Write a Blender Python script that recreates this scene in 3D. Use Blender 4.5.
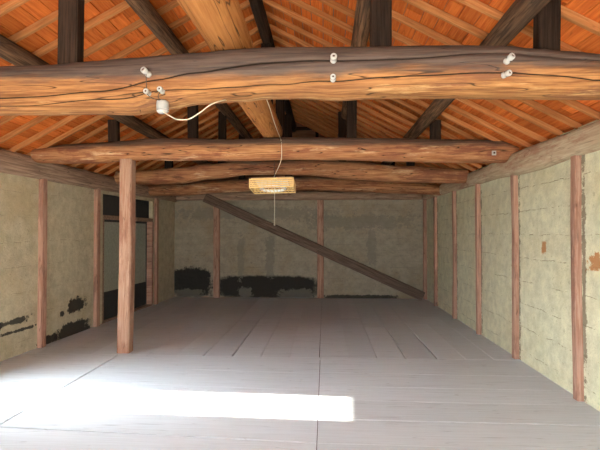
import bpy, math, random
from mathutils import Vector, Matrix, noise

random.seed(7)
for o in list(bpy.data.objects):
    bpy.data.objects.remove(o)
S = bpy.context.scene
COL = S.collection

# ------------------------------------------------------------------ camera, sky, sun, exposure
F = 467.0
YAW, PITCH = math.atan(25 / F), math.atan(8 / F)
cam = bpy.data.objects.new('camera', bpy.data.cameras.new('camera'))
COL.objects.link(cam)
cam.location = (0, 0, 1.5)
cam.rotation_euler = (math.pi / 2 + PITCH, 0, YAW)
cam.data.sensor_width = 36
cam.data.lens = F / 600 * 36
cam.data.clip_start = 0.05
S.camera = cam

SUN_EL = math.radians(25)
sun = bpy.data.objects.new('sun', bpy.data.lights.new('sun', 'SUN'))
COL.objects.link(sun)
sdir = Vector((math.cos(SUN_EL), -0.04 * math.cos(SUN_EL), -math.sin(SUN_EL)))
sun.rotation_euler = sdir.to_track_quat('-Z', 'Y').to_euler()
sun.data.energy = 45
sun.data.angle = math.radians(0.6)
sun.data.color = (1.0, 0.93, 0.80)

W = bpy.data.worlds.new('world')
S.world = W
W.use_nodes = True
bg = W.node_tree.nodes['Background']
# hazy sky: even blue-white, brighter around the low sun
wt = W.node_tree
geo = wt.nodes.new('ShaderNodeTexCoord')
dot = wt.nodes.new('ShaderNodeVectorMath')
dot.operation = 'DOT_PRODUCT'
wt.links.new(geo.outputs['Generated'], dot.inputs[0])
dot.inputs[1].default_value = tuple(-sdir)
last = None
SKY_BASE = 12.5
for amp, pw in ((44.0, 2.5), (60.0, 14.0)):
    mx = wt.nodes.new('ShaderNodeMath'); mx.operation = 'MAXIMUM'; mx.inputs[1].default_value = 0.0
    wt.links.new(dot.outputs['Value'], mx.inputs[0])
    pwn = wt.nodes.new('ShaderNodeMath'); pwn.operation = 'POWER'; pwn.inputs[1].default_value = pw
    wt.links.new(mx.outputs[0], pwn.inputs[0])
    ml = wt.nodes.new('ShaderNodeMath'); ml.operation = 'MULTIPLY_ADD'; ml.inputs[1].default_value = amp
    wt.links.new(pwn.outputs[0], ml.inputs[0])
    if last is None:
        ml.inputs[2].default_value = SKY_BASE
    else:
        wt.links.new(last, ml.inputs[2])
    last = ml.outputs[0]
bg.inputs[0].default_value = (0.82, 0.92, 1.0, 1)
wt.links.new(last, bg.inputs[1])

S.view_settings.view_transform = 'Standard'
S.view_settings.look = 'None'
S.view_settings.gamma = 1
S.view_settings.exposure = 0.1
S.view_settings.use_curve_mapping = False
S.cycles.max_bounces = 10
S.cycles.diffuse_bounces = 8

# ------------------------------------------------------------------ measuring helper
FW = Vector((-math.sin(YAW) * math.cos(PITCH), math.cos(YAW) * math.cos(PITCH), math.sin(PITCH)))
RT = Vector((math.cos(YAW), math.sin(YAW), 0))
UP = RT.cross(FW)


def at(px, py, Y=None, X=None, Z=None):
    d = FW + RT * ((px - 300) / F) - UP * ((py - 225) / F)
    if Y is not None:
        t = Y / d.y
    elif X is not None:
        t = X / d.x
    else:
        t = (Z - 1.5) / d.z
    return Vector((0, 0, 1.5)) + d * t


# ------------------------------------------------------------------ node helpers
class NT:
    def __init__(s, name):
        s.m = bpy.data.materials.new(name)
        s.m.use_nodes = True
        s.t = s.m.node_tree
        s.b = s.t.nodes['Principled BSDF']

    def put(s, sock, v):
        if isinstance(v, bpy.types.NodeSocket):
            s.t.links.new(v, sock)
        elif isinstance(v, (tuple, list)) and len(v) == 3 and sock.type == 'RGBA':
            sock.default_value = (*v, 1)
        else:
            sock.default_value = v

    def n(s, kind, **kw):
        nd = s.t.nodes.new(kind)
        for k, v in kw.items():
            setattr(nd, k, v)
        return nd

    def math(s, op, a, b=0.0, clamp=False):
        nd = s.n('ShaderNodeMath', operation=op, use_clamp=clamp)
        s.put(nd.inputs[0], a)
        s.put(nd.inputs[1], b)
        return nd.outputs[0]

    def vmath(s, op, a, b):
        nd = s.n('ShaderNodeVectorMath', operation=op)
        s.put(nd.inputs[0], a)
        s.put(nd.inputs[1], b)
        return nd.outputs[0]

    def noise(s, v, scale, detail=4.0, rough=0.6):
        nd = s.n('ShaderNodeTexNoise')
        s.put(nd.inputs['Vector'], v)
        nd.inputs['Scale'].default_value = scale
        nd.inputs['Detail'].default_value = detail
        nd.inputs['Roughness'].default_value = rough
        return nd.outputs[0]

    def rng(s, v, a, b, c=0.0, d=1.0, smooth=True):
        nd = s.n('ShaderNodeMapRange', interpolation_type='SMOOTHSTEP' if smooth else 'LINEAR')
        s.put(nd.inputs[0], v)
        for i, q in zip((1, 2, 3, 4), (a, b, c, d)):
            nd.inputs[i].default_value = q
        return nd.outputs[0]

    def mix(s, f, a, b, mode='MIX'):
        nd = s.n('ShaderNodeMix', data_type='RGBA', blend_type=mode)
        s.put(nd.inputs[0], f)
        s.put(nd.inputs[6], a)
        s.put(nd.inputs[7], b)
        return nd.outputs[2]

    def bump(s, h, strength, dist, prev=None):
        nd = s.n('ShaderNodeBump')
        nd.inputs['Strength'].default_value = strength
        nd.inputs['Distance'].default_value = dist
        s.put(nd.inputs['Height'], h)
        if prev is not None:
            s.put(nd.inputs['Normal'], prev)
        return nd.outputs[0]

    def done(s, col, rough, nrm=None, spec=0.3):
        s.put(s.b.inputs['Base Color'], col)
        s.put(s.b.inputs['Roughness'], rough)
        s.b.inputs['Specular IOR Level'].default_value = spec
        if nrm is not None:
            s.put(s.b.inputs['Normal'], nrm)
        return s.m


def wood(name, dark, light, crack=0.35, dirt=None, top_z=0.02, top_w=0.06, blotch=None, var=0.25, rough=0.75, tone=False, patch=None, worn=None, att=False):
    """grain runs along local X"""
    k = NT(name)
    tc = k.n('ShaderNodeTexCoord').outputs['Object']
    rnd = k.n('ShaderNodeObjectInfo').outputs['Random']
    off = k.n('ShaderNodeCombineXYZ')
    for i, q in enumerate((31.0, 17.0, 23.0)):
        k.put(off.inputs[i], k.math('MULTIPLY', rnd, q))
    v = k.vmath('ADD', tc, off.outputs[0])
    fine = k.noise(k.vmath('MULTIPLY', v, (1.6, 30.0, 30.0)), 1.6, 5, 0.65)
    broad = k.noise(k.vmath('MULTIPLY', v, (1.0, 5.0, 5.0)), 1.1, 4, 0.6)
    col = k.mix(k.rng(fine, 0.32, 0.68), dark, light)
    mid = tuple((a + b) / 2 for a, b in zip(dark, light))
    col = k.mix(k.math('MULTIPLY', k.rng(broad, 0.35, 0.7), 0.55), col, mid if blotch is None else blotch)
    if patch is not None:
        pn = k.noise(k.vmath('ADD', k.vmath('MULTIPLY', v, (0.9, 3.5, 3.5)), (5.0, 3.0, 1.0)), 1.7, 6, 0.7)
        col = k.mix(k.math('MULTIPLY', k.rng(pn, 0.50, 0.62), 0.75), col, patch)
    if worn is not None:
        wn = k.noise(k.vmath('ADD', k.vmath('MULTIPLY', v, (0.8, 5.0, 5.0)), (1.0, 9.0, 4.0)), 1.5, 6, 0.7)
        col = k.mix(k.math('MULTIPLY', k.rng(wn, 0.56, 0.66), 0.7), col, worn)
    ck = k.noise(k.vmath('MULTIPLY', v, (0.55, 9.0, 9.0)), 1.3, 2, 0.5)
    line = k.rng(k.math('ABSOLUTE', k.math('SUBTRACT', ck, 0.47)), 0.0, 0.011, 1.0, 0.0)
    line = k.math('MULTIPLY', line, crack)
    col = k.mix(line, col, (0.03, 0.018, 0.01))
    if dirt is not None:  # upper part turns darker and greyer above a ragged edge in local z
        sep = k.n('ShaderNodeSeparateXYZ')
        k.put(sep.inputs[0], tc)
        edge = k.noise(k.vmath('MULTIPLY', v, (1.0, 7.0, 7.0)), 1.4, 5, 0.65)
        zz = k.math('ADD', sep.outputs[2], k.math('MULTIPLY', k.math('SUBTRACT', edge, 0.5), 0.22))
        mk = k.rng(zz, top_z - top_w, top_z + top_w)
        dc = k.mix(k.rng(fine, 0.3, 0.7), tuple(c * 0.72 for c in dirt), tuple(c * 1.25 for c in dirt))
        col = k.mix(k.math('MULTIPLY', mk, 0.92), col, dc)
    val = k.math('ADD', k.math('MULTIPLY', rnd, 2 * var), 1.0 - var)
    if tone:
        att = k.n('ShaderNodeAttribute', attribute_name='tone')
        val = att.outputs['Fac']
    if att:
        ca = k.n('ShaderNodeAttribute', attribute_name='crack').outputs['Fac']
        col = k.mix(k.rng(ca, 0.15, 0.75), col, (0.02, 0.012, 0.008))
    hs = k.n('ShaderNodeHueSaturation')
    k.put(hs.inputs['Value'], val)
    k.put(hs.inputs['Color'], col)
    nrm = k.bump(fine, 0.35, 0.01)
    nrm = k.bump(line, 0.4, -0.01, nrm)
    return k.done(hs.outputs[0], rough, nrm, 0.08)


def plaster(name, base, axis, stains=(), line_step=0.31, line_amt=0.6, patch=0.5, scale=1.0):
    k = NT(name)
    tc = k.n('ShaderNodeTexCoord').outputs['Object']
    sep = k.n('ShaderNodeSeparateXYZ')
    k.put(sep.inputs[0], tc)
    u = sep.outputs[0 if axis == 'x' else 1]
    z = sep.outputs[2]
    big = k.noise(tc, 1.3, 5, 0.6)
    med = k.noise(tc, 7.0, 6, 0.7)
    fin = k.noise(tc, 45.0, 4, 0.7)
    a = tuple(c * 0.84 for c in base)
    b = tuple(min(1, c * 1.12) for c in base)
    col = k.mix(k.rng(med, 0.3, 0.7), a, b)
    warm = (base[0] * 0.92, base[1] * 0.80, base[2] * 0.62)
    col = k.mix(k.math('MULTIPLY', k.rng(big, 0.45, 0.7), patch), col, warm)
    # worn seams between the daubed courses
    wob = k.math('MULTIPLY', k.math('SUBTRACT', k.noise(tc, 2.6, 4), 0.5), 0.09)
    zz = k.math('DIVIDE', k.math('ADD', z, wob), line_step)
    fr = k.math('ABSOLUTE', k.math('SUBTRACT', k.math('FRACT', zz), 0.5))
    ln = k.rng(fr, 0.0, 0.022, 1.0, 0.0)
    brk = k.rng(k.noise(tc, 5.0, 6, 0.75), 0.46, 0.56)
    ln = k.math('MULTIPLY', ln, k.math('MULTIPLY', brk, line_amt))
    col = k.mix(ln, col, (0.10, 0.07, 0.045))
    # small pits
    pit = k.math('MULTIPLY', k.rng(k.noise(tc, 18.0, 4, 0.7), 0.60, 0.70), 0.5)
    gra = k.math('MULTIPLY', k.rng(k.noise(tc, 60.0, 3, 0.7), 0.50, 0.70), 0.35)
    col = k.mix(gra, col, tuple(c * 0.55 for c in base))
    col = k.mix(pit, col, tuple(c * 0.45 for c in base))
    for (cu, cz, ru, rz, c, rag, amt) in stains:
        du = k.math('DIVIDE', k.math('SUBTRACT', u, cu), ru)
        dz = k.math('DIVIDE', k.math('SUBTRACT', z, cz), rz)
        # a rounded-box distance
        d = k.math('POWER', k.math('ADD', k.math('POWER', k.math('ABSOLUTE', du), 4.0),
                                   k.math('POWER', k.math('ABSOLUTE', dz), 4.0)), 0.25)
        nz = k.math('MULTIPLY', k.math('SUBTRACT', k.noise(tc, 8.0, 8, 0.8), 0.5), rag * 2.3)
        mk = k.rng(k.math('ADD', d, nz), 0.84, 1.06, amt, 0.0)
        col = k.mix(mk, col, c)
    h = k.math('ADD', k.math('MULTIPLY', med, 1.0), k.math('MULTIPLY', fin, 0.25))
    nrm = k.bump(h, 0.5, 0.03)
    nrm = k.bump(ln, 0.6, -0.015, nrm)
    return k.done(col, 0.95, nrm, 0.1)


def plain(name, col, rough=0.5, metal=0.0, amount=0.12, spec=0.4):
    k = NT(name)
    tc = k.n('ShaderNodeTexCoord').outputs['Object']
    nz = k.noise(tc, 25.0, 3)
    c = k.mix(k.rng(nz, 0.3, 0.7), tuple(q * (1 - amount) for q in col), tuple(min(1, q * (1 + amount)) for q in col))
    k.b.inputs['Metallic'].default_value = metal
    return k.done(c, rough, None, spec)


# ------------------------------------------------------------------ mesh helpers
def mesh(name, vs, fs, mat, smooth=False, tone=None):
    me = bpy.data.meshes.new(name)
    me.from_pydata(vs, [], fs)
    me.materials.append(mat)
    if tone is not None:
        at_ = me.attributes.new('tone', 'FLOAT', 'FACE')
        for i, t in enumerate(tone):
            at_.data[i].value = t
    if smooth:
        me.polygons.foreach_set('use_smooth', [True] * len(me.polygons))
    me.update()
    return me


def link(name, me, parent=None, M=None):
    o = bpy.data.objects.new(name, me)
    COL.objects.link(o)
    if parent is not None:
        o.parent = parent
        pw = parent.get('_w')
        base = WM[parent.name]
        o.matrix_basis = base.inverted() @ (M if M is not None else Matrix())
    elif M is not None:
        o.matrix_basis = M
    WM[o.name] = M.copy() if M is not None else Matrix()
    return o


WM = {}


def tag(o, label, cat, group=None):
    o['label'] = label
    o['category'] = cat
    if group:
        o['group'] = group
    return o


def empty(name, loc):
    o = bpy.data.objects.new(name, None)
    COL.objects.link(o)
    o.location = loc
    o.empty_display_size = 0.05
    WM[o.name] = Matrix.Translation(loc)
    return o


def struct(o):
    o['kind'] = 'structure'
    return o


def frame(p0, p1, up=Vector((0, 0, 1))):
    x = (p1 - p0).normalized()
    if abs(x.dot(up)) > 0.95:
        up = Vector((0, -1, 0))
    y = up.cross(x).normalized()
    z = x.cross(y)
    M = Matrix((x, y, z)).transposed().to_4x4()
    return Matrix.Translation(p0) @ M


def interp(keys, x):
    if x <= keys[0][0]:
        return keys[0][1]
    for (a, va), (b, vb) in zip(keys, keys[1:]):
        if x <= b:
            t = (x - a) / (b - a)
            t = t * t * (3 - 2 * t)
            return va + (vb - va) * t
    return keys[-1][1]


def bar(name, mat, pts, rad, n=16, expo=2.0, step=0.12, rough=0.03, seed=0.0, parent=None, cracks=(), up=Vector((0, 0, 1)), knots=()):
    """solid timber along pts. rad: list of (half_y, half_z) per point. expo 2 = round, 8 = squared.
    cracks: [(base_angle, [(s, angle)], depth)] with s the local X"""
    p0, p1 = pts[0], pts[-1]
    M = frame(p0, p1, up)
    Mi = M.inverted()
    loc = [Mi @ p for p in pts]
    L = loc[-1].x
    ky = [(p.x, p.y) for p in loc]
    kz = [(p.x, p.z) for p in loc]
    kry = [(p.x, r[0]) for p, r in zip(loc, rad)]
    krz = [(p.x, r[1]) for p, r in zip(loc, rad)]
    nx = max(2, int(L / step))
    cols = [2 * math.pi * (i + 0.5) / n for i in range(n)]
    if expo >= 5:
        c, w = math.pi / 4, 0.10
        cols = []
        for q in range(4):
            for d in (-0.10, 0.10):
                cols.append(c + q * math.pi / 2 + d)
            cols.append(c + q * math.pi / 2 + math.pi / 4 )
    for (ub, ck, dp) in cracks:
        cols = [c for c in cols if abs(c - ub) > 0.05] + [ub - 0.05, ub, ub + 0.05]
    cols = sorted(c % (2 * math.pi) for c in cols)
    m = len(cols)
    cbs = sorted(cracks, key=lambda q: q[0])
    vs, fs, crk = [], [], []
    for i in range(nx + 1):
        x = L * i / nx
        cy, cz, ry, rz = interp(ky, x), interp(kz, x), interp(kry, x), interp(krz, x)
        keys = [(0.0, 0.0)] + [(ub, interp(ck, x)) for ub, ck, dp in cbs] + [(2 * math.pi, 2 * math.pi)]
        for u in cols:
            a = u
            if cbs:
                for (a0, b0), (a1, b1) in zip(keys, keys[1:]):
                    if u <= a1:
                        a = b0 + (b1 - b0) * (u - a0) / (a1 - a0)
                        break
            ca, sa = math.cos(a), math.sin(a)
            q = (abs(ca) ** expo + abs(sa) ** expo) ** (-1.0 / expo)
            nn = noise.noise(Vector((x * 1.3 + seed * 7.1, ca * 1.2 + seed, sa * 1.2)))
            nn += 0.4 * noise.noise(Vector((x * 4.0 + seed, ca * 3.0, sa * 3.0 + seed)))
            f = q * (1 + rough * nn)
            for (kx, ka, kr, kh) in knots:
                dd = ((x - kx) / kr) ** 2 + (((a - ka + math.pi) % (2 * math.pi) - math.pi) * ry / kr) ** 2
                f += kh * math.exp(-dd)
            isc = 0.0
            for (ub, ck, dp) in cbs:
                if abs(u - ub) < 1e-6:
                    f *= 1 - dp * (0.55 + 0.45 * noise.noise(Vector((x * 2.0, ub, 3.3))))
                    isc = max(isc, 0.95 + 0.4 * noise.noise(Vector((x * 1.7, ub * 5, 1.3))))
            crk.append(isc)
            vs.append((x, cy + ca * ry * f, cz + sa * rz * f))
    for i in range(nx):
        for j in range(m):
            a, b = i * m + j, i * m + (j + 1) % m
            fs.append((a, b, b + m, a + m))
    ec = 1 if expo < 5 else 0
    for i, sgn in ((0, -1), (nx, 1)):
        ring = [i * m + j for j in range(m)]
        base = len(vs)
        cen = Vector((0, 0, 0))
        for r_ in ring:
            cen += Vector(vs[r_])
        cen /= m
        for r_ in ring:                      # slightly eased end
            p = Vector(vs[r_])
            w_ = cen + (p - cen) * 0.93
            vs.append((w_.x + sgn * 0.006, w_.y, w_.z))
        for j in range(m):
            q_ = (ring[j], ring[(j + 1) % m], base + (j + 1) % m, base + j)
            fs.append(q_ if sgn > 0 else q_[::-1])
        cap = [base + j for j in range(m)]
        fs.append(cap if sgn > 0 else cap[::-1])
    me = mesh(name, vs, fs, mat, smooth=(expo < 5))
    if cracks:
        ca_ = me.attributes.new('crack', 'FLOAT', 'POINT')
        for i, q_ in enumerate(crk):
            ca_.data[i].value = q_
    return link(name, me, parent, M)


def boxes(name, lst, mat, parent=None, origin=None, tone=None, bev=0.0):
    """lst of (x0,x1,y0,y1,z0,z1) in world coordinates -> one mesh"""
    o0 = Vector(origin) if origin is not None else Vector((0, 0, 0))
    vs, fs, tn = [], [], []
    for k_, (x0, x1, y0, y1, z0, z1) in enumerate(lst):
        b = len(vs)
        for z in (z0, z1):
            for (x, y) in ((x0, y0), (x1, y0), (x1, y1), (x0, y1)):
                vs.append((x - o0.x, y - o0.y, z - o0.z))
        fs += [(b, b + 3, b + 2, b + 1), (b + 4, b + 5, b + 6, b + 7), (b, b + 1, b + 5, b + 4),
               (b + 1, b + 2, b + 6, b + 5), (b + 2, b + 3, b + 7, b + 6), (b + 3, b, b + 4, b + 7)]
        if tone:
            tn += [tone[k_]] * 6
    me = mesh(name, vs, fs, mat, tone=tn if tone else None)
    o = link(name, me, parent, Matrix.Translation(o0))
    if bev:
        m = o.modifiers.new('bevel', 'BEVEL')
        m.width = bev
        m.segments = 2
        m.limit_method = 'ANGLE'
    return o


def tube(name, pts, r, mat, parent=None, n=8, sub=6):
    """smooth wire through pts"""
    P = []
    ext = [pts[0]] + list(pts) + [pts[-1]]
    for i in range(1, len(ext) - 2):
        a, b, c, d = ext[i - 1], ext[i], ext[i + 1], ext[i + 2]
        for s in range(sub):
            t = s / sub
            P.append(0.5 * ((2 * b) + (c - a) * t + (2 * a - 5 * b + 4 * c - d) * t * t + (3 * b - a - 3 * c + d) * t ** 3))
    P.append(pts[-1].copy())
    o0 = P[0].copy()
    vs, fs = [], []
    for i, p in enumerate(P):
        t = (P[min(i + 1, len(P) - 1)] - P[max(i - 1, 0)]).normalized()
        up = Vector((0, 0, 1)) if abs(t.z) < 0.9 else Vector((0, 1, 0))
        s_ = t.cross(up).normalized()
        w_ = s_.cross(t)
        for j in range(n):
            a = 2 * math.pi * j / n
            q = p + s_ * (math.cos(a) * r) + w_ * (math.sin(a) * r) - o0
            vs.append(tuple(q))
    for i in range(len(P) - 1):
        for j in range(n):
            a, b = i * n + j, i * n + (j + 1) % n
            fs.append((a, a + n, b + n, b))
    fs.append(tuple(range(n)))
    fs.append(tuple(range(len(P) * n - 1, (len(P) - 1) * n - 1, -1)))
    return link(name, mesh(name, vs, fs, mat, True), parent, Matrix.Translation(o0))


def lathe(name, prof, mat, p0, p1, parent=None, n=24):
    """prof: [(dist along p0->p1, radius)]"""
    M = frame(p0, p1)
    vs, fs = [], []
    for (x, r) in prof:
        for j in range(n):
            a = 2 * math.pi * j / n
            vs.append((x, r * math.cos(a), r * math.sin(a)))
    for i in range(len(prof) - 1):
        for j in range(n):
            a, b = i * n + j, i * n + (j + 1) % n
            fs.append((a, b, b + n, a + n))
    fs.append(tuple(range(n - 1, -1, -1)))
    fs.append(tuple(range((len(prof) - 1) * n, len(prof) * n)))
    me = mesh(name, vs, fs, mat)
    me.polygons.foreach_set('use_smooth', [True] * (len(fs) - 2) + [False] * 2)
    return link(name, me, parent, M)


V = Vector
# ------------------------------------------------------------------ dimensions
XR = 2.30
YB = 10.80
YF = -1.20
RX = -0.72           # ridge x
RZ = 4.05            # underside of the rafters at the ridge
SL = 0.53


def XL(y):
    return -3.78 + 0.045 * (y - 5.26)


def roof_z(x):
    return RZ - SL * abs(x - RX)


# ------------------------------------------------------------------ materials
m_beam = wood('beam_wood', (0.18, 0.072, 0.026), (0.44, 0.21, 0.078), crack=0.85, dirt=(0.085, 0.066, 0.058), top_z=0.10, top_w=0.04,
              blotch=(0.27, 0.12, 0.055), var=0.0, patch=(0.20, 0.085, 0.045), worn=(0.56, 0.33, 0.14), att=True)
m_beam2 = wood('red_beam_wood', (0.26, 0.095, 0.04), (0.54, 0.27, 0.115), crack=0.9, dirt=(0.115, 0.078, 0.06), top_z=0.085, top_w=0.04,
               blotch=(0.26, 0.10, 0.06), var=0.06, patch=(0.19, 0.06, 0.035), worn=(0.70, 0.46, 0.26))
m_beam3 = wood('dim_beam_wood', (0.22, 0.08, 0.035), (0.48, 0.24, 0.11), crack=0.9, dirt=(0.13, 0.085, 0.06), top_z=0.20, top_w=0.05, blotch=(0.24, 0.10, 0.055), var=0.06, patch=(0.17, 0.06, 0.035), worn=(0.60, 0.40, 0.24))
m_brace = wood('dark_brace_wood', (0.09, 0.055, 0.04), (0.19, 0.13, 0.095), crack=0.4, var=0.02)
m_log = wood('pale_log_wood', (0.28, 0.10, 0.028), (0.50, 0.22, 0.068), crack=0.8, var=0.05, patch=(0.36, 0.14, 0.05))
m_dark = wood('sooty_wood', (0.012, 0.007, 0.005), (0.040, 0.023, 0.015), crack=0.3, var=0.35)
m_purlin = wood('smoked_purlin_wood', (0.05, 0.026, 0.014), (0.21, 0.115, 0.062), crack=0.6, blotch=(0.06, 0.04, 0.03), var=0.2)
m_post = wood('old_post_wood', (0.36, 0.18, 0.11), (0.54, 0.34, 0.24), crack=0.4, var=0.08, patch=(0.30, 0.14, 0.09))
m_stud = wood('stud_wood', (0.34, 0.165, 0.105), (0.55, 0.33, 0.235), crack=0.5, var=0.15, patch=(0.26, 0.13, 0.09))
m_plateR = wood('worn_plate_wood', (0.37, 0.29, 0.185), (0.57, 0.47, 0.32), crack=0.35, blotch=(0.46, 0.30, 0.20), var=0.03, patch=(0.34, 0.17, 0.11))
m_plateL = wood('brown_plate_wood', (0.20, 0.12, 0.08), (0.42, 0.28, 0.19), crack=0.6, var=0.05)
m_rafter = wood('rafter_wood', (0.33, 0.12, 0.038), (0.54, 0.235, 0.085), crack=0.2, var=0.15)
m_sheath = wood('roof_board_wood', (0.46, 0.095, 0.018), (0.68, 0.19, 0.038), crack=0.25, tone=True)
m_floor = wood('floor_board_wood', (0.57, 0.605, 0.625), (0.63, 0.675, 0.70), crack=0.2, blotch=(0.62, 0.66, 0.685), tone=True, rough=0.6)
m_dirt = plain('under_floor_dirt', (0.04, 0.03, 0.025), 0.95)
m_roofout = plain('roof_tile_clay', (0.12, 0.11, 0.10), 0.9)
m_porc = plain('white_porcelain', (0.46, 0.45, 0.42), 0.25, spec=0.6, amount=0.04)
m_wire = plain('dark_wire', (0.03, 0.025, 0.02), 0.6)
m_cable = plain('cream_cable', (0.70, 0.62, 0.45), 0.5)
m_iron = plain('rusty_iron', (0.10, 0.06, 0.045), 0.6, 0.6)
m_shade = plain('yellowed_plastic', (0.82, 0.56, 0.23), 0.5, amount=0.06)
m_shade_top = plain('tan_lamp_board', (0.50, 0.30, 0.14), 0.6)
m_tubew = plain('white_glass_tube', (0.93, 0.93, 0.90), 0.2, amount=0.02)
m_panel = plain('pale_green_board', (0.34, 0.35, 0.27), 0.8)
m_blackboard = plain('dark_board', (0.035, 0.035, 0.032), 0.8)
m_ground = plain('pale_ground', (0.50, 0.45, 0.38), 0.95)

BLK = (0.028, 0.025, 0.022)
DK = (0.07, 0.06, 0.05)
ORG = (0.42, 0.19, 0.07)
PALE = (0.42, 0.38, 0.30)


def wst(px, py, rw, rh, X=None, Y=None, c=BLK, rag=0.6, amt=0.95):
    """stain on a wall centred where the photo shows it; sizes in metres"""
    p = at(px, py, X=X, Y=Y)
    return ((p.y if X is not None else p.x), p.z, rw, rh, c, rag, amt)


studY = [at(px, py, X=XR - 0.02).y for px, py in ((579, 400), (516, 358), (479, 333), (455, 316), (436, 305))]
stR = [wst(594, 262, 0.10, 0.07, X=XR, c=ORG, rag=2.2), wst(544, 247, 0.055, 0.06, X=XR, c=ORG, rag=1.4)]
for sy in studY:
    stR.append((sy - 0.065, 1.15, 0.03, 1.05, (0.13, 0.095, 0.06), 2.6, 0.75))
stL = [wst(76, 330, 0.42, 0.13, X=-3.69, rag=0.9), wst(78, 305, 0.26, 0.10, X=-3.69, rag=1.5), wst(50, 340, 0.20, 0.06, X=-3.72, rag=1.5),
       wst(64, 314, 0.05, 0.04, X=-3.70, rag=1.5),
       (5.45, 0.42, 0.34, 0.035, BLK, 2.2, 0.9), (5.55, 0.30, 0.30, 0.018, BLK, 2.2, 0.9), (4.9, 0.40, 0.35, 0.05, BLK, 2.0, 0.9)]
stB = [(-2.08, 0.36, 1.15, 0.37, BLK, 0.35, 0.97)]
p_ = at(192, 282, Y=YB)
q_ = at(268, 287, Y=YB)
stB = [(p_.x - 0.02, 0.34, 0.50, 0.36, BLK, 0.5, 0.97), (q_.x - 0.03, 0.25, 1.26, 0.27, BLK, 0.22, 0.97),
       (at(188, 293, Y=YB).x, 0.10, 0.35, 0.09, (0.16, 0.14, 0.11), 1.2, 0.8), (at(245, 294, Y=YB).x, 0.12, 0.17, 0.13, (0.17, 0.15, 0.12), 1.2, 0.8),
       (at(295, 294, Y=YB).x, 0.08, 0.42, 0.13, (0.16, 0.14, 0.11), 1.2, 0.85),
       (at(241, 250, Y=YB).x, 0.95, 0.08, 0.50, (0.20, 0.18, 0.14), 1.7, 0.6), (at(270, 255, Y=YB).x, 0.95, 0.10, 0.50, (0.18, 0.16, 0.13), 1.7, 0.6),
       (at(372, 250, Y=YB).x, 1.2, 0.10, 0.50, (0.20, 0.18, 0.14), 1.7, 0.6), (at(360, 222, Y=YB).x, 1.75, 1.2, 0.16, (0.20, 0.18, 0.14), 1.7, 0.6),
       (at(250, 215, Y=YB).x, 1.95, 1.9, 0.14, (0.20, 0.18, 0.14), 1.7, 0.6), (at(360, 297, Y=YB).x, 0.03, 0.9, 0.05, BLK, 1.2, 0.9)]

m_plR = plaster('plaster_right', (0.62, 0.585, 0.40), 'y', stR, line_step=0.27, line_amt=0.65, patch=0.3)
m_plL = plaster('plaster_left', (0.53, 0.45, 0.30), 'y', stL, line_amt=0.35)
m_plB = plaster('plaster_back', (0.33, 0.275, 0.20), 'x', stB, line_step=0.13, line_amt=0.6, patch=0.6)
m_plF = plaster('plaster_front', (0.45, 0.41, 0.31), 'x')

# ------------------------------------------------------------------ floor
random.seed(3)
fv, ff, ft = [], [], []


def plank(quad, tone, z=0.0, th=0.035):
    b = len(fv)
    for zz in (z - th, z):
        for (x, y) in quad:
            fv.append((x, y, zz))
    ff.extend([(b, b + 3, b + 2, b + 1), (b + 4, b + 5, b + 6, b + 7), (b, b + 1, b + 5, b + 4),
               (b + 1, b + 2, b + 6, b + 5), (b + 2, b + 3, b + 7, b + 6), (b + 3, b, b + 4, b + 7)])
    ft.extend([tone] * 6)


YZ = 5.66


def cross_planks(xa, xb, edges, slope, g):
    """boards running across the room between xa and xb"""
    xm = xa
    for e0, e1 in zip(edges, edges[1:]):
        g0, g1 = g.get(round(e0, 2), 0.0015), g.get(round(e1, 2), 0.0015)
        w = lambda e: 0.0 if e >= YZ else slope
        y00, y01 = e0 + w(e0) * (xa - xm), e0 + w(e0) * (xb - xm)
        y10, y11 = e1 + w(e1) * (xa - xm), e1 + w(e1) * (xb - xm)
        plank([(xa + 0.0015, y00 + g0 * 1.3), (xb - 0.002, y01 + g0 * 0.7), (xb - 0.002, y11 - g1 * 0.7), (xa + 0.0015, y10 - g1 * 1.3)],
              random.uniform(0.93, 1.05), random.uniform(-0.001, 0.001))


cross_planks(-4.0, -2.549, [YF, -0.6, 0.1, 0.8, 1.4, 2.0, 2.6, 3.2, 3.78, 4.36, 4.95, YZ], -0.02, {})
cross_planks(-2.534, -0.061, [YF, -0.8, -0.3, 0.2, 0.7, 1.2, 1.7, 2.15, 2.6, 3.05, 3.51, 4.05, 4.62, 5.15, YZ], -0.058,
             {3.51: 0.009, 4.05: 0.003})
cross_planks(-0.058, 2.31, [YF, -0.8, -0.3, 0.2, 0.7, 1.2, 1.7, 2.1, 2.55, 2.95, 3.36, 3.80, 4.23, 4.62, 5.05, YZ], -0.008,
             {4.23: 0.005, 3.80: 0.004, 4.62: 0.003, 3.36: 0.003})
ex = [-4.0, -3.6, -3.25, -2.9, -2.54, -2.19, -1.84, -1.49, -1.13, -0.78, -0.43, -0.07, 0.28, 0.62, 0.96, 1.33, 1.67, 2.0, 2.31]
gap = {-1.13: 0.010, 0.96: 0.010, 1.33: 0.011, -0.07: 0.005, 0.62: 0.005, -1.49: 0.006, -0.78: 0.003}
for a, b in zip(ex, ex[1:]):
    ga, gb = gap.get(a, 0.0015), gap.get(b, 0.0015)
    ym = 7.7 + random.uniform(-0.5, 0.9)
    plank([(a + ga, YZ + 0.003), (b - gb, YZ + 0.003), (b - gb * 0.35, ym), (a + ga * 0.35, ym)], random.uniform(0.92, 1.04), random.uniform(-0.001, 0.002))
    plank([(a + ga * 0.35, ym + 0.002), (b - gb * 0.35, ym + 0.002), (b - 0.0015, YB + 0.05), (a + 0.0015, YB + 0.05)], random.uniform(0.90, 1.03), random.uniform(-0.001, 0.001))
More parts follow.
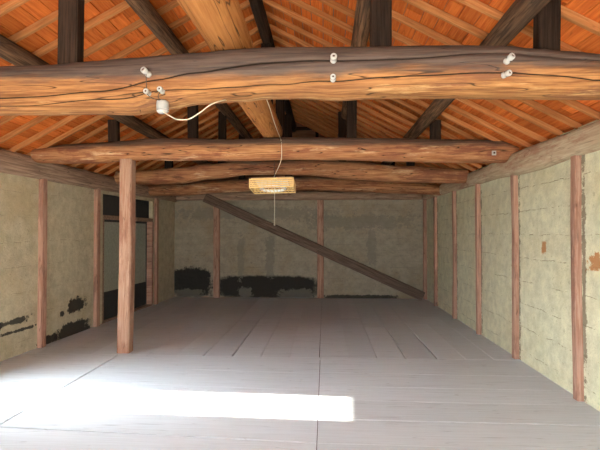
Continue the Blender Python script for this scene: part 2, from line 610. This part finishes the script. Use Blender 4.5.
# subfloor under the gaps belongs to the same floor
struct(link('floor', mesh('floor', fv, ff, m_floor, tone=ft), None, Matrix()))
struct(boxes('floor', [(-4.1, 2.4, YF - 0.05, YB + 0.1, -0.12, -0.045)], m_dirt))
struct(boxes('ground', [(-40, 40, -40, 50, -0.5, -0.35)], m_ground))

# ------------------------------------------------------------------ walls
WT = 2.46


def skew_wall(name, segs, mat, th=0.22):
    """left wall: segs (y0,y1,z0,z1) along XL(y)"""
    vs, fs = [], []
    for (y0, y1, z0, z1) in segs:
        b = len(vs)
        for z in (z0, z1):
            vs += [(XL(y0), y0, z), (XL(y0) - th, y0, z), (XL(y1) - th, y1, z), (XL(y1), y1, z)]
        fs += [(b, b + 1, b + 2, b + 3), (b + 7, b + 6, b + 5, b + 4), (b, b + 4, b + 5, b + 1),
               (b + 1, b + 5, b + 6, b + 2), (b + 2, b + 6, b + 7, b + 3), (b + 3, b + 7, b + 4, b)]
    return struct(link(name, mesh(name, vs, fs, mat), None, Matrix()))


WY0, WY1 = 3.93, 4.49                       # open window that lets the sun in
H0 = math.tan(SUN_EL)
WZ0, WZ1 = 1.25 * H0, 4.25 * H0
DY0, DY1 = 7.55, 9.55                       # opening with boards
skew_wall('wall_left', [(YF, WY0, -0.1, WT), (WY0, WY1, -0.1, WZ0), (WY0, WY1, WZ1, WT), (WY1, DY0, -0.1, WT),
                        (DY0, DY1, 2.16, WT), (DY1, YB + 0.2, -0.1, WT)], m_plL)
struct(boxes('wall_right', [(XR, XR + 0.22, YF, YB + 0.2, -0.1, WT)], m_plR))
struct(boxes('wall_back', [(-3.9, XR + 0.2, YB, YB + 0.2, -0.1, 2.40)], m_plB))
struct(boxes('wall_front', [(-4.3, -3.0, YF - 0.2, YF, -0.1, 2.5), (1.6, XR + 0.22, YF - 0.2, YF, -0.1, 2.5),
                            (-4.3, XR + 0.22, YF - 0.2, YF, 2.15, 2.5)], m_plF))
# gable boards at the back and front (horizontal boards)
gv, gf = [], []
for (yy, th) in ((YB + 0.02, 0.03), (YF - 0.12, 0.03)):
    z = 2.40
    while z < RZ + 0.05:
        z2 = min(z + 0.16, RZ + 0.06)
        hw1 = (RZ + 0.08 - z) / SL
        hw2 = (RZ + 0.08 - z2) / SL
        b = len(gv)
        for y in (yy, yy + th):
            gv += [(RX - hw1, y, z + 0.003), (RX + hw1, y, z + 0.003), (RX + hw2, y, z2), (RX - hw2, y, z2)]
        gf += [(b, b + 1, b + 2, b + 3), (b + 7, b + 6, b + 5, b + 4), (b, b + 4, b + 5, b + 1), (b + 1, b + 5, b + 6, b + 2),
               (b + 2, b + 6, b + 7, b + 3), (b + 3, b + 7, b + 4, b)]
        z += 0.16
m_gable = wood('gable_board_wood', (0.16, 0.07, 0.035), (0.30, 0.15, 0.08), crack=0.3)
struct(link('wall_gable', mesh('wall_gable', gv, gf, m_gable), None, Matrix()))

for n_, (xa, ya, xb, yb_) in enumerate(((270, 118.5, 350, 118.5), (262, 129, 352, 129), (317, 104, 317, 140))):
    a, b = at(xa, ya, Y=YB - 0.02), at(xb, yb_, Y=YB - 0.02)
    h = 0.035
    bx_ = (a.x, b.x, YB - 0.04, YB + 0.018, a.z - h, a.z + h) if n_ < 2 else (a.x - h, a.x + h, YB - 0.03, YB + 0.018, b.z, a.z)
    struct(boxes('trim_%d' % (n_ + 1), [bx_], m_dark))

# ------------------------------------------------------------------ roof boards (ceiling)
random.seed(11)
cv, cf, ct = [], [], []
T = math.atan(SL)
nxv, nzv = math.sin(T), math.cos(T)
RT_H = 0.055      # rafter depth
for side in (-1, 1):
    s = 0.0
    while s < 3.72:
        wdt = random.uniform(0.115, 0.15)
        s2 = min(s + wdt, 3.75)
        y = YF - 0.6 - random.uniform(0, 1.2)
        while y < YB + 0.4:
            y2 = y + random.choice((1.34, 1.675, 2.01, 2.68))
            b = len(cv)
            lift = RT_H / nzv + random.uniform(0, 0.003)
            for dz in (0.0, 0.014):
                for (ss, yy) in ((s + 0.005, y + 0.003), (s2 - 0.004, y + 0.003), (s2 - 0.004, y2 - 0.003), (s + 0.005, y2 - 0.003)):
                    xo = ss * math.cos(T)
                    cv.append((RX + side * xo, yy, RZ - SL * xo + lift + dz))
            q = [(b, b + 3, b + 2, b + 1), (b + 4, b + 5, b + 6, b + 7), (b, b + 1, b + 5, b + 4),
                 (b + 1, b + 2, b + 6, b + 5), (b + 2, b + 3, b + 7, b + 6), (b + 3, b, b + 4, b + 7)]
            cf += q if side > 0 else [f[::-1] for f in q]
            ct += [random.uniform(0.72, 1.15)] * 6
            y = y2
        s = s2
# rotate grain: boards run along Y, so the mesh is stored turned by 90 degrees
Mr = Matrix.Rotation(math.pi / 2, 4, 'Z')
Mri = Mr.inverted()
cv = [tuple(Mri @ V(p)) for p in cv]
struct(link('ceiling', mesh('ceiling', cv, cf, m_sheath, tone=ct), None, Mr))
rv, rf = [], []
for side in (-1, 1):
    b = len(rv)
    for dz in (0.09, 0.16):
        for (xo, yy) in ((0, YF - 1.0), (3.35, YF - 1.0), (3.35, YB + 0.7), (0, YB + 0.7)):
            rv.append((RX + side * xo, yy, RZ - SL * xo + dz))
    q = [(b, b + 3, b + 2, b + 1), (b + 4, b + 5, b + 6, b + 7), (b, b + 1, b + 5, b + 4),
         (b + 1, b + 2, b + 6, b + 5), (b + 2, b + 3, b + 7, b + 6), (b + 3, b, b + 4, b + 7)]
    rf += q if side > 0 else [f[::-1] for f in q]
struct(link('roof', mesh('roof', rv, rf, m_roofout), None, Matrix()))

# ------------------------------------------------------------------ rafters
ordn = ['first', 'second', 'third', 'fourth', 'fifth', 'sixth', 'seventh', 'eighth', 'ninth', 'tenth', 'eleventh', 'twelfth',
        'thirteenth', 'fourteenth', 'fifteenth', 'sixteenth', 'seventeenth', 'eighteenth', 'nineteenth', 'twentieth',
        'twenty-first', 'twenty-second', 'twenty-third', 'twenty-fourth', 'twenty-fifth', 'twenty-sixth', 'twenty-seventh', 'twenty-eighth']
RS = 0.335
for side, sn in ((-1, 'left'), (1, 'right')):
    proto = None
    for k in range(27):
        y = 1.69 + RS * k
        if proto is None:
            a = V((RX + side * 0.03, y, RZ + RT_H / 2 / nzv - SL * 0.03))
            b = V((RX + side * 3.12, y, RZ + RT_H / 2 / nzv - SL * 3.12))
            proto = bar('rafter', m_rafter, [a, b], [(0.020, RT_H / 2 - 0.001)] * 2, expo=9, step=0.35, rough=0.015, seed=side)
            o = proto
        else:
            o = proto.copy()
            COL.objects.link(o)
            o.location.y = y + random.uniform(-0.012, 0.012)
        tag(o, 'pale sawn rafter on the %s roof slope, %s counting back from the front' % (sn, ordn[k]), 'rafter', 'rafters on the %s roof slope' % sn)

# ------------------------------------------------------------------ ridge and purlins
PR = 0.082
PX = [(-2.557, 'left', 'lower'), (-1.60, 'left', 'upper'), (0.33, 'right', 'upper'), (1.243, 'right', 'lower')]
for i, (x, sd, lv) in enumerate(PX):
    z = roof_z(x) - PR * 1.135 - 0.005
    o = bar('purlin', m_purlin, [V((x, YF + 0.02, z)), V((x + 0.01, 4.5, z - 0.01)), V((x, YB, z))], [(PR, PR), (PR * 0.95, PR), (PR, PR)], n=14, step=0.3, rough=0.06, seed=i + 2)
    tag(o, 'dark round %s purlin under the rafters of the %s roof slope' % (lv, sd), 'purlin', 'purlins under the rafters')
o = bar('ridge_beam', m_dark, [V((RX, YF + 0.02, RZ - 0.12)), V((RX, YB, RZ - 0.12))], [(0.07, 0.085)] * 2, n=14, step=0.3, rough=0.05, seed=9)
tag(o, 'dark ridge beam running along the peak of the roof', 'beam')


# ------------------------------------------------------------------ tie beams
def prof_beam(name, mat, Y, prof, ext, ry, seed, cracks=(), expo=2.2, front=0.15, n=30, step=0.07, rough=0.035, knots=()):
    pts, rad = [], []
    for (px, t, b) in prof:
        a, c = at(px, t, Y=Y), at(px, b, Y=Y)
        pts.append(V((a.x, Y, (a.z + c.z) / 2)))
        rad.append((ry, (a.z - c.z) / 2))
    if ext[0] is not None:
        pts.insert(0, V((ext[0][0], Y, pts[0].z + ext[0][1])))
        rad.insert(0, (ry * 0.8, rad[0][1] * 0.62))
    if ext[1] is not None:
        pts.append(V((ext[1][0], Y, pts[-1].z + ext[1][1])))
        rad.append((ry * 0.8, rad[-1][1] * 0.62))
    cr = []
    if cracks:
        M = frame(pts[0], pts[-1])
        Mi = M.inverted()
        lz = [((Mi @ p).x, (Mi @ p).z) for p in pts]
        lr = [((Mi @ p).x, r[1]) for p, r in zip(pts, rad)]
        for ub, pl, dp in cracks:
            ks = []
            for (px, py) in pl:
                q = Mi @ at(px, py, Y=Y - front)
                s_ = max(-0.97, min(0.97, (q.z - interp(lz, q.x)) / interp(lr, q.x)))
                ks.append((q.x, math.pi - math.asin(s_)))
            cr.append((ub, ks, dp))
    return bar(name, mat, pts, rad, n=n, expo=expo, step=step, rough=rough, seed=seed, cracks=cr, knots=knots), pts, rad


Y1, Y2, Y3, Y4 = 2.95, 5.79, 7.50, 9.25
crA = [(-60, 97), (0, 98), (30, 97), (95, 92), (147, 82), (200, 73), (260, 64), (330, 61), (400, 59.5), (500, 52.5), (600, 60)]
crB = [(-60, 104), (0, 104), (100, 98), (160, 90), (200, 88), (280, 83), (330, 80.5), (400, 76), (500, 73), (560, 76), (600, 80)]
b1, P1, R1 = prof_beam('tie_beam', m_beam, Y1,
                       [(0, 68, 115), (50, 66.5, 115), (100, 63, 114), (135, 59.5, 115), (165, 57, 109), (200, 54.5, 103.5), (240, 51, 100.5), (270, 49.5, 97.5),
                        (300, 49, 97.5), (340, 49, 99.5), (365, 49, 98), (400, 48.5, 97), (450, 48, 97), (500, 48, 97.5), (530, 51, 98), (560, 54, 98.5), (600, 57, 98.5)],
                       ((-3.80, -0.10), (XR + 0.02, -0.09)), 0.16, 1.0,
                       cracks=[(2.35, crA, 0.16), (3.1, crB, 0.10)], n=36, step=0.05)
tag(b1, 'huge foreground log tie beam with grey top, long cracks and porcelain knobs', 'beam', 'log tie beams')
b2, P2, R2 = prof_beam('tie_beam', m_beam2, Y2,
                       [(38, 149, 163), (70, 144.5, 163.5), (100, 143, 163), (125, 141, 161), (150, 138.5, 160), (175, 139, 161), (200, 139, 160.5), (225, 139.5, 161.5),
                        (280, 138, 160), (330, 137.5, 160), (400, 138.5, 161.5), (440, 139.5, 162.5), (470, 140, 163), (500, 141, 163), (514, 144, 162)],
                       (None, None), 0.15, 4.0, n=28, step=0.06, rough=0.05, knots=((2.2, 3.3, 0.06, 0.04), (4.1, 3.4, 0.05, 0.05)))
tag(b2, 'second reddish log tie beam, resting on the square post', 'beam', 'log tie beams')
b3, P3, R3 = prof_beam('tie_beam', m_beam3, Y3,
                       [(118, 171, 184), (140, 170.5, 184.5), (180, 167.5, 184), (210, 163.5, 179.5), (250, 160.5, 175), (300, 160, 175), (350, 161.5, 179.5), (400, 166, 182.5), (466, 169, 183.5)],
                       (None, None), 0.13, 8.0, n=24, step=0.08, rough=0.05)
tag(b3, 'third arched log tie beam, hanging just behind the ceiling lamp', 'beam', 'log tie beams')
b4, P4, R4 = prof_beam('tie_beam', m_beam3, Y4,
                       [(148, 185, 196), (180, 184, 195.5), (220, 180.5, 193), (260, 178, 191), (310, 177, 190.5), (360, 178, 192), (400, 181, 193.5), (441, 185, 195)],
                       (None, None), 0.12, 12.0, n=24, step=0.08, rough=0.05)
tag(b4, 'rearmost log tie beam, low and dim in front of the back wall', 'beam', 'log tie beams')


def top_of(P, R, x):
    return interp([(p.x, p.z + r[1]) for p, r in zip(P, R)], x)


# ------------------------------------------------------------------ centre log
zl = top_of(P1, R1, -0.63) - 0.01
o = bar('centre_log', m_log, [V((-0.68, 0.7, zl + 0.17)), V((-0.645, 2.2, zl + 0.155)), V((-0.64, 2.95, zl + 0.14)), V((-0.68, 4.4, zl + 0.13)), V((-0.68, 6.0, top_of(P2, R2, -0.68) + 0.125))],
        [(0.165, 0.165), (0.155, 0.155), (0.145, 0.14), (0.145, 0.14), (0.135, 0.13)], n=26, step=0.08, rough=0.06, seed=21,
        knots=((3.7, 4.0, 0.06, 0.10),))
tag(o, 'pale thick centre log lying lengthwise across the two front tie beams', 'log')

# ------------------------------------------------------------------ roof posts
names = {-2.66: 'lower left purlin', -1.66: 'upper left purlin', RX: 'ridge beam', 0.33: 'upper right purlin', 1.36: 'lower right purlin'}
bn = ['huge front tie beam', 'second tie beam', 'third tie beam', 'rearmost tie beam']
for bi, (Y, P, R, xs) in enumerate(((Y1, P1, R1, (-2.66, -1.66, 0.35, 1.37)), (Y2, P2, R2, (-2.68, -1.66, RX, 0.33, 1.35)),
                                    (Y3, P3, R3, (-2.55, -1.67, RX, 0.28, 1.36)), (Y4, P4, R4, (-1.66, RX, 0.33, 1.3)))):
    for x in xs:
        key = min(names, key=lambda q: abs(q - x))
        w = 0.066 if bi == 0 else (0.072 if x == RX else 0.062)
        zt = (RZ - 0.2) if key == RX else roof_z(x) - (PR if bi else -0.03)
        yy = Y
        zb = top_of(P, R, x) - 0.025
        if bi == 1 and key == RX:
            zb = zl + 0.30
            yy = Y - 0.02
        if zt - zb < 0.06:
            continue
        o = bar('roof_post', m_dark, [V((x, yy, zb)), V((x + random.uniform(-.01, .01), yy, zt))], [(w, w * 0.75)] * 2, expo=9, step=0.2, rough=0.03, seed=x + bi)
        tag(o, 'dark roof post on the %s under the %s' % (bn[bi], names[key]), 'post', 'roof posts standing on the tie beams')

# ------------------------------------------------------------------ wall plates
zpR = [(4.0, 2.31), (5.75, 2.33), (8.0, 2.34), (10.8, 2.34)]
o = bar('wall_plate', m_plateR, [V((XR - 0.01, YF, 2.30)), V((XR, 2.0, 2.30)), V((XR - 0.005, 4.1, 2.315)), V((XR - 0.02, 5.2, 2.31)), V((XR, 6.5, 2.33)), V((XR - 0.01, 8.6, 2.34)), V((XR, YB, 2.345))],
        [(0.09, 0.13), (0.09, 0.125), (0.085, 0.12), (0.10, 0.135), (0.09, 0.11), (0.085, 0.10), (0.08, 0.09)], n=24, expo=3.4, step=0.1, rough=0.07, seed=31)
tag(o, 'worn greyish wooden plate running along the top of the right wall', 'beam', 'wall plates')
o = bar('wall_plate', m_plateL, [V((XL(YF), YF, 2.33)), V((XL(5), 5, 2.345)), V((XL(7), 7, 2.335)), V((XL(YB), YB, 2.34))],
        [(0.09, 0.14), (0.09, 0.14), (0.09, 0.13), (0.08, 0.11)], n=24, expo=3.6, step=0.1, rough=0.05, seed=33)
tag(o, 'dark brown wooden plate running along the top of the left wall', 'beam', 'wall plates')
o = bar('wall_plate', m_plateL, [V((-3.5, YB - 0.03, 2.36)), V((XR - 0.1, YB - 0.03, 2.36))], [(0.08, 0.10)] * 2, n=20, expo=4, step=0.1, rough=0.04, seed=35)
tag(o, 'dim wooden plate across the top of the back wall', 'beam', 'wall plates')

# ------------------------------------------------------------------ square post under the second beam
pz = at(127, 160, Y=Y2).z + 0.03
o = bar('support_post', m_post, [V((-2.52, Y2, 0)), V((-2.50, Y2, 1.2)), V((-2.50, Y2, pz))], [(0.078, 0.080)] * 3, expo=10, step=0.1, rough=0.02, seed=41)
tag(o, 'pinkish brown square wooden post standing on the floor under the second beam', 'post')

# ------------------------------------------------------------------ wall studs
rl = ['nearest the camera, beside the orange bare patch', 'second from the camera', 'third from the camera', 'fourth from the camera', 'fifth from the camera']
for i, y in enumerate(studY):
    zt = 2.24
    kn = V((XR - 0.012 + 0.008 * (i % 2), y + (0.015 if i == 0 else -0.01), 1.25))
    w = (0.045, 0.046, 0.048, 0.05, 0.05)[i]
    o = bar('wall_stud', m_stud, [V((XR - 0.01, y, 0)), kn, V((XR - 0.01, y, zt))], [(0.045, w)] * 3, expo=8, step=0.12, rough=0.10, seed=50 + i, up=V((0, 1, 0)))
    tag(o, 'reddish upright wall stud on the right wall, ' + rl[i], 'stud', 'studs of the right wall')
yR5 = YB - 0.05
o = bar('wall_stud', m_stud, [V((XR - 0.02, yR5, 0)), V((XR - 0.02, yR5, 2.27))], [(0.05, 0.05)] * 2, expo=8, step=0.2, rough=0.08, seed=57)
tag(o, 'reddish upright stud in the far right corner of the room', 'stud', 'studs of the right wall')
for (px, py, lab) in ((40, 347, 'reddish upright stud on the left wall between the two black stains'),
                      (95, 326, 'dim upright stud on the left wall at the near side of the boarded opening'),
                      (155, 305, 'dim upright stud on the left wall at the far side of the boarded opening')):
    q = at(px, py, Z=0)
    y = q.y
    for _ in range(5):
        y = at(px, py, X=XL(y)).y
    o = bar('wall_stud', m_stud, [V((XL(y) + 0.005, y, 0)), V((XL(y) + 0.005, y, 2.25))], [(0.05, 0.058)] * 2, expo=8, step=0.12, rough=0.08, seed=px)
    tag(o, lab, 'stud', 'studs of the left wall')
for (px, lab) in ((171, 'reddish upright stud at the left end of the back wall'), (216.5, 'upright back wall stud crossing the black stain'),
                  (320.5, 'upright back wall stud crossed by the long diagonal brace')):
    q = at(px, 298, Y=YB - 0.03)
    o = bar('wall_stud', m_stud, [V((q.x, YB - 0.02, 0)), V((q.x, YB - 0.02, 2.28))], [(0.075, 0.045)] * 2 if px > 180 else [(0.05, 0.045)] * 2, expo=8, step=0.15, rough=0.07, seed=px)
    tag(o, lab, 'stud', 'studs of the back wall')
a, b = at(205, 197.5, Y=YB - 0.15), at(423, 297, Y=YB - 0.15)
b.z = max(b.z, 0.07)
o = bar('diagonal_brace', m_brace, [a, b], [(0.03, 0.105)] * 2, expo=8, step=0.2, rough=0.03, seed=61)
tag(o, 'long dark diagonal brace board slanting down across the back wall', 'brace')

# ------------------------------------------------------------------ boarded opening in the left wall
door = empty('door_1', V((XL(DY0), DY0, 0)))
struct(door)


def lbox(name, y0, y1, z0, z1, d0, d1, mat, parent):
    """box on the left wall; d0..d1 = distance outward (positive) from wall face"""
    vs = []
    for z in (z0, z1):
        vs += [(XL(y0) - d0, y0, z), (XL(y0) - d1, y0, z), (XL(y1) - d1, y1, z), (XL(y1) - d0, y1, z)]
    fs = [(0, 1, 2, 3), (7, 6, 5, 4), (0, 4, 5, 1), (1, 5, 6, 2), (2, 6, 7, 3), (3, 7, 4, 0)]
    return link(name, mesh(name, vs, fs, mat), parent, Matrix())


lbox('header_panel', DY0, DY1, 1.80, 2.16, 0.08, 0.14, m_blackboard, door)
lbox('lintel', DY0 + 0.0, DY1, 1.73, 1.80, -0.01, 0.14, m_plateL, door)
lbox('threshold', DY0, DY1, -0.03, 0.03, 0.0, 0.2, m_plateL, door)
lbox('jamb', DY1 - 0.07, DY1, 0.03, 1.73, -0.02, 0.14, m_stud, door)
lbox('jamb', DY0, DY0 + 0.05, 0.03, 1.73, 0.0, 0.14, m_plateL, door)
ym = (DY0 + DY1) / 2
for (ya, yb, d) in ((DY0 + 0.05, ym + 0.04, 0.05), (ym - 0.04, DY1 - 0.07, 0.09)):
    lf = lbox('sliding_panel', ya + 0.04, yb - 0.04, 0.50, 1.69, d + 0.008, d + 0.025, m_panel, door)
    lbox('panel_frame', ya, ya + 0.04, 0.03, 1.73, d, d + 0.035, m_blackboard, lf)
    lbox('panel_frame', yb - 0.04, yb, 0.03, 1.73, d, d + 0.035, m_blackboard, lf)
    lbox('panel_frame', ya + 0.04, yb - 0.04, 1.69, 1.73, d, d + 0.035, m_blackboard, lf)
    lbox('kick_board', ya + 0.04, yb - 0.04, 0.03, 0.50, d + 0.002, d + 0.03, m_blackboard, lf)

# window_1: the open window out of frame that lets the sun in
win = struct(empty('window_1', V((XL(WY0), WY0, WZ0))))
lbox('window_frame', WY0 - 0.05, WY0, WZ0 - 0.05, WZ1 + 0.05, -0.02, 0.05, m_stud, win)
lbox('window_frame', WY1, WY1 + 0.05, WZ0 - 0.05, WZ1 + 0.05, -0.02, 0.05, m_stud, win)
lbox('window_sill', WY0, WY1, WZ0 - 0.06, WZ0, -0.03, 0.05, m_stud, win)

# ------------------------------------------------------------------ porcelain knobs on the front beam
def beam_front(px, py):
    """point on the front surface of the first beam under a pixel"""
    y = Y1 - 0.16
    for _ in range(6):
        p = at(px, py, Y=y)
        zc = interp([(q.x, q.z) for q in P1], p.x)
        rz = interp([(q.x, r[1]) for q, r in zip(P1, R1)], p.x)
        s_ = max(-0.95, min(0.95, (p.z - zc) / rz))
        y = Y1 - 0.16 * (1 - abs(s_) ** 2.2) ** (1 / 2.2)
    return at(px, py, Y=y)


def knob(px, py, tip, lab, size=1.0):
    p = beam_front(px, py)
    d = V((tip[0], -1, tip[1])).normalized()
    t = empty('insulator_knob', p)
    tag(t, lab, 'insulator', 'porcelain knobs on the front beam')
    a, b = p - d * 0.012, p + d * 0.10
    r = 0.020 * size
    L = 0.062 * size
    lathe('body', [(0, r), (L * .25, r), (L * .36, r * .68), (L * .46, r * .66), (L * .58, r), (L * .9, r), (L, r * .86), (L + .0005, r * .42), (L * .9, r * .40)], m_porc, a, b, t)
    lathe('screw', [(0, r * .3), (0.002, r * .34), (L * 0.12, r * .34), (L * .13, r * .2)], m_iron, a + d * (L * 0.84), a + d * 0.3, t, n=12)
    return p, d


k1, d1 = knob(148, 74, (-0.35, 0.35), 'white porcelain knob highest of the three above the junction box', 1.0)
k2, d2 = knob(148.5, 93, (-0.1, 0.05), 'white porcelain knob left above the junction box, below the highest one', 0.85)
k3, d3 = knob(162, 91, (-0.1, 0.08), 'white porcelain knob directly above the junction box, right of its pair', 0.85)
knob(333.5, 60.5, (0.02, 0.25), 'upper white porcelain knob at the middle of the front beam', 1.0)
knob(333, 79, (0.0, 0.1), 'lower white porcelain knob at the middle of the front beam', 0.85)
knob(507, 61, (0.45, 0.45), 'upper white porcelain knob near the right end of the front beam', 1.0)
knob(504.5, 75, (0.45, 0.05), 'lower white porcelain knob near the right end of the front beam', 0.9)
# junction box
jb = beam_front(164, 108)
jp = V((jb.x, jb.y - 0.025, jb.z))
j = tag(empty('junction_box', jp), 'round white junction box under the porcelain knobs on the front beam', 'junction box')
m_boxgrey = plain('aged_white_bakelite', (0.36, 0.355, 0.33), 0.5)
lathe('body', [(-0.002, 0.030), (0.0, 0.036), (0.008, 0.041), (0.050, 0.041), (0.056, 0.038)], m_boxgrey, jp + V((0, 0, 0.036)), jp + V((0, 0, -0.1)), j, n=8)
lathe('lid', [(0, 0.038), (0.010, 0.036), (0.020, 0.026), (0.024, 0.012)], m_porc, jp + V((0, 0, -0.020)), jp + V((0, 0, -0.1)), j, n=20)
for (ka, kb, lab) in ((k1, k2, 'thin dark wire joining the two left porcelain knobs'), (k2, jp, 'thin dark wire from the lower left knob to the junction box'),
                      (k3, jp, 'thin dark wire from the right knob to the junction box')):
    a = ka + V((0, -0.03, -0.012))
    b = kb + V((0, -0.03, 0.015 if kb is not jp else 0.03))
    mid = (a + b) / 2 + V((-0.012 if kb is jp else 0.004, -0.012, -0.006))
    tag(tube('wire', [a, mid, b], 0.0022, m_wire), lab, 'wire', 'short wires on the front beam')
# cable to the lamp
yb = Y1 - 0.13
cp = [jp + V((0.01, -0.02, -0.035)), at(171, 116.5, Y=yb - 0.02), at(178, 119.5, Y=yb), at(189, 119, Y=yb), at(200, 112.5, Y=yb), at(213, 103.5, Y=yb), at(232, 99, Y=Y1 + 0.03),
      at(262, 96, Y=Y1 + 0.25), at(268, 103, Y=3.6), at(273.5, 120, Y=4.4), at(277, 130, Y=5.0), at(281, 140, Y=Y2 - 0.16), at(281.5, 145, Y=Y2 - 0.19), at(281.5, 158, Y=Y2 - 0.17), at(279, 166, Y=Y2 - 0.12), at(276, 172.5, Y=Y2 - 0.1), at(274, 177, Y=Y2 - 0.02)]
tag(tube('cable', cp, 0.0038, m_cable), 'thin cream cable looping from the junction box to the hanging lamp', 'cable')
# square washer on the second beam
wq = at(494, 153, Y=Y2 - 0.155)
w_ = tag(empty('square_washer', wq), 'small pale square washer with a nut near the right end of the second beam', 'washer')
boxes('plate', [(wq.x - 0.025, wq.x + 0.025, wq.y - 0.006, wq.y + 0.006, wq.z - 0.027, wq.z + 0.027)], m_porc, w_, wq, bev=0.002)
lathe('nut', [(0, 0.012), (0.012, 0.012), (0.013, 0.008)], m_iron, wq + V((0, -0.005, 0)), wq + V((0, -0.1, 0)), w_, n=6)

# ------------------------------------------------------------------ hanging lamp
LY = 5.70
a0 = at(249, 177.5, Y=LY)
a1 = at(293.5, 178.5, Y=LY)
LW = (a1 - a0).length
LH, LD = 0.115, 0.42
lc = (a0 + a1) / 2
lam = tag(empty('hanging_lamp', lc), 'yellowed slatted box lamp hanging with a pull cord below the second beam', 'lamp')
tilt = -0.10
LM = Matrix.Translation(lc) @ Matrix.Rotation(math.radians(-1.5), 4, 'Y') @ Matrix.Rotation(tilt, 4, 'X')


def lampbox(name, lst, mat, bev=0.0015, parent=lam):
    vs, fs = [], []
    for (x0, x1, y0, y1, z0, z1) in lst:
        b = len(vs)
        for z in (z0, z1):
            for (x, y) in ((x0, y0), (x1, y0), (x1, y1), (x0, y1)):
                vs.append((x, y, z))
        fs += [(b, b + 3, b + 2, b + 1), (b + 4, b + 5, b + 6, b + 7), (b, b + 1, b + 5, b + 4),
               (b + 1, b + 2, b + 6, b + 5), (b + 2, b + 3, b + 7, b + 6), (b + 3, b, b + 4, b + 7)]
    o = link(name, mesh(name, vs, fs, mat), parent, LM)
    return o


hw = LW / 2
fr = 0.012
lampbox('side_frame', [(-hw, hw, 0, fr, -0.02, 0), (-hw, hw, 0, fr, -LH, -LH + 0.014), (-hw, hw, LD - fr, LD, -0.02, 0), (-hw, hw, LD - fr, LD, -LH, -LH + 0.014),
                       (-hw, -hw + fr, 0, LD, -0.02, 0), (-hw, -hw + fr, 0, LD, -LH, -LH + 0.014), (hw - fr, hw, 0, LD, -0.02, 0), (hw - fr, hw, 0, LD, -LH, -LH + 0.014),
                       (-hw, -hw + fr, 0, fr, -LH, 0), (hw - fr, hw, 0, fr, -LH, 0), (-hw, -hw + fr, LD - fr, LD, -LH, 0), (hw - fr, hw, LD - fr, LD, -LH, 0)], m_shade)
sl = []
for i in range(3):
    z = -0.036 - i * 0.023
    sl += [(-hw + fr, hw - fr, 0.002, 0.007, z - 0.007, z + 0.007), (-hw + fr, hw - fr, LD - 0.007, LD - 0.002, z - 0.007, z + 0.007),
           (-hw + 0.002, -hw + 0.007, fr, LD - fr, z - 0.007, z + 0.007), (hw - 0.007, hw - 0.002, fr, LD - fr, z - 0.007, z + 0.007)]
for i in range(1, 12):
    x = -hw + i * LW / 12
    sl += [(x - 0.002, x + 0.002, 0.006, 0.010, -LH + 0.014, -0.02), (x - 0.002, x + 0.002, LD - 0.010, LD - 0.006, -LH + 0.014, -0.02)]
lampbox('slats', sl, m_shade)
lampbox('top_board', [(-hw + 0.02, hw - 0.02, 0.02, LD - 0.02, -0.006, 0.014)], m_shade_top)
gr = []
for i in range(1, 12):
    x = -hw + i * LW / 12
    gr.append((x - 0.0025, x + 0.0025, fr, LD - fr, -LH, -LH + 0.006))
lampbox('bottom_grille', gr, m_shade)
# ring tube inside
cx, cy_, rr, rt = 0.0, LD / 2, 0.155, 0.017
vs, fs = [], []
NR, NS = 40, 12
for i in range(NR):
    A = 2 * math.pi * i / NR
    for jn in range(NS):
        B = 2 * math.pi * jn / NS
        q = rr + rt * math.cos(B)
        vs.append((cx + q * math.cos(A), cy_ + q * math.sin(A), -0.092 + rt * math.sin(B)))
for i in range(NR):
    for jn in range(NS):
        fs.append((i * NS + jn, ((i + 1) % NR) * NS + jn, ((i + 1) % NR) * NS + (jn + 1) % NS, i * NS + (jn + 1) % NS))
link('ring_tube', mesh('ring_tube', vs, fs, m_tubew, True), lam, LM)
lampbox('reflector', [(-0.20, 0.20, 0.03, LD - 0.03, -0.035, -0.02)], m_tubew)
sk = LM @ V((0.02, LD / 2, 0.014))
lathe('socket', [(0, 0.022), (0.05, 0.022), (0.06, 0.012), (0.075, 0.012)], m_iron, sk, sk + V((0, 0, 0.2)), lam)
zb2 = interp([(q.x, q.z - r[1]) for q, r in zip(P2, R2)], sk.x)
tube('hanger', [sk + V((0, 0, 0.07)), V((sk.x, (sk.y + Y2) / 2, (sk.z + 0.07 + zb2) / 2)), V((sk.x + 0.01, Y2, zb2 + 0.02))], 0.004, m_iron, lam)
c0 = LM @ V((0.03, 0.10, -LH + 0.02))
c1 = at(274.5, 224, Y=c0.y)
tube('pull_cord', [V((c1.x, c0.y, c0.z)), V((c1.x, c0.y, (c0.z + c1.z) / 2)), c1], 0.003, m_cable, lam)
lathe('cord_knob', [(0, 0.004), (0.006, 0.009), (0.018, 0.011), (0.026, 0.006)], m_cable, c1 + V((0, 0, 0.004)), c1 + V((0, 0, -0.1)), lam, n=12)
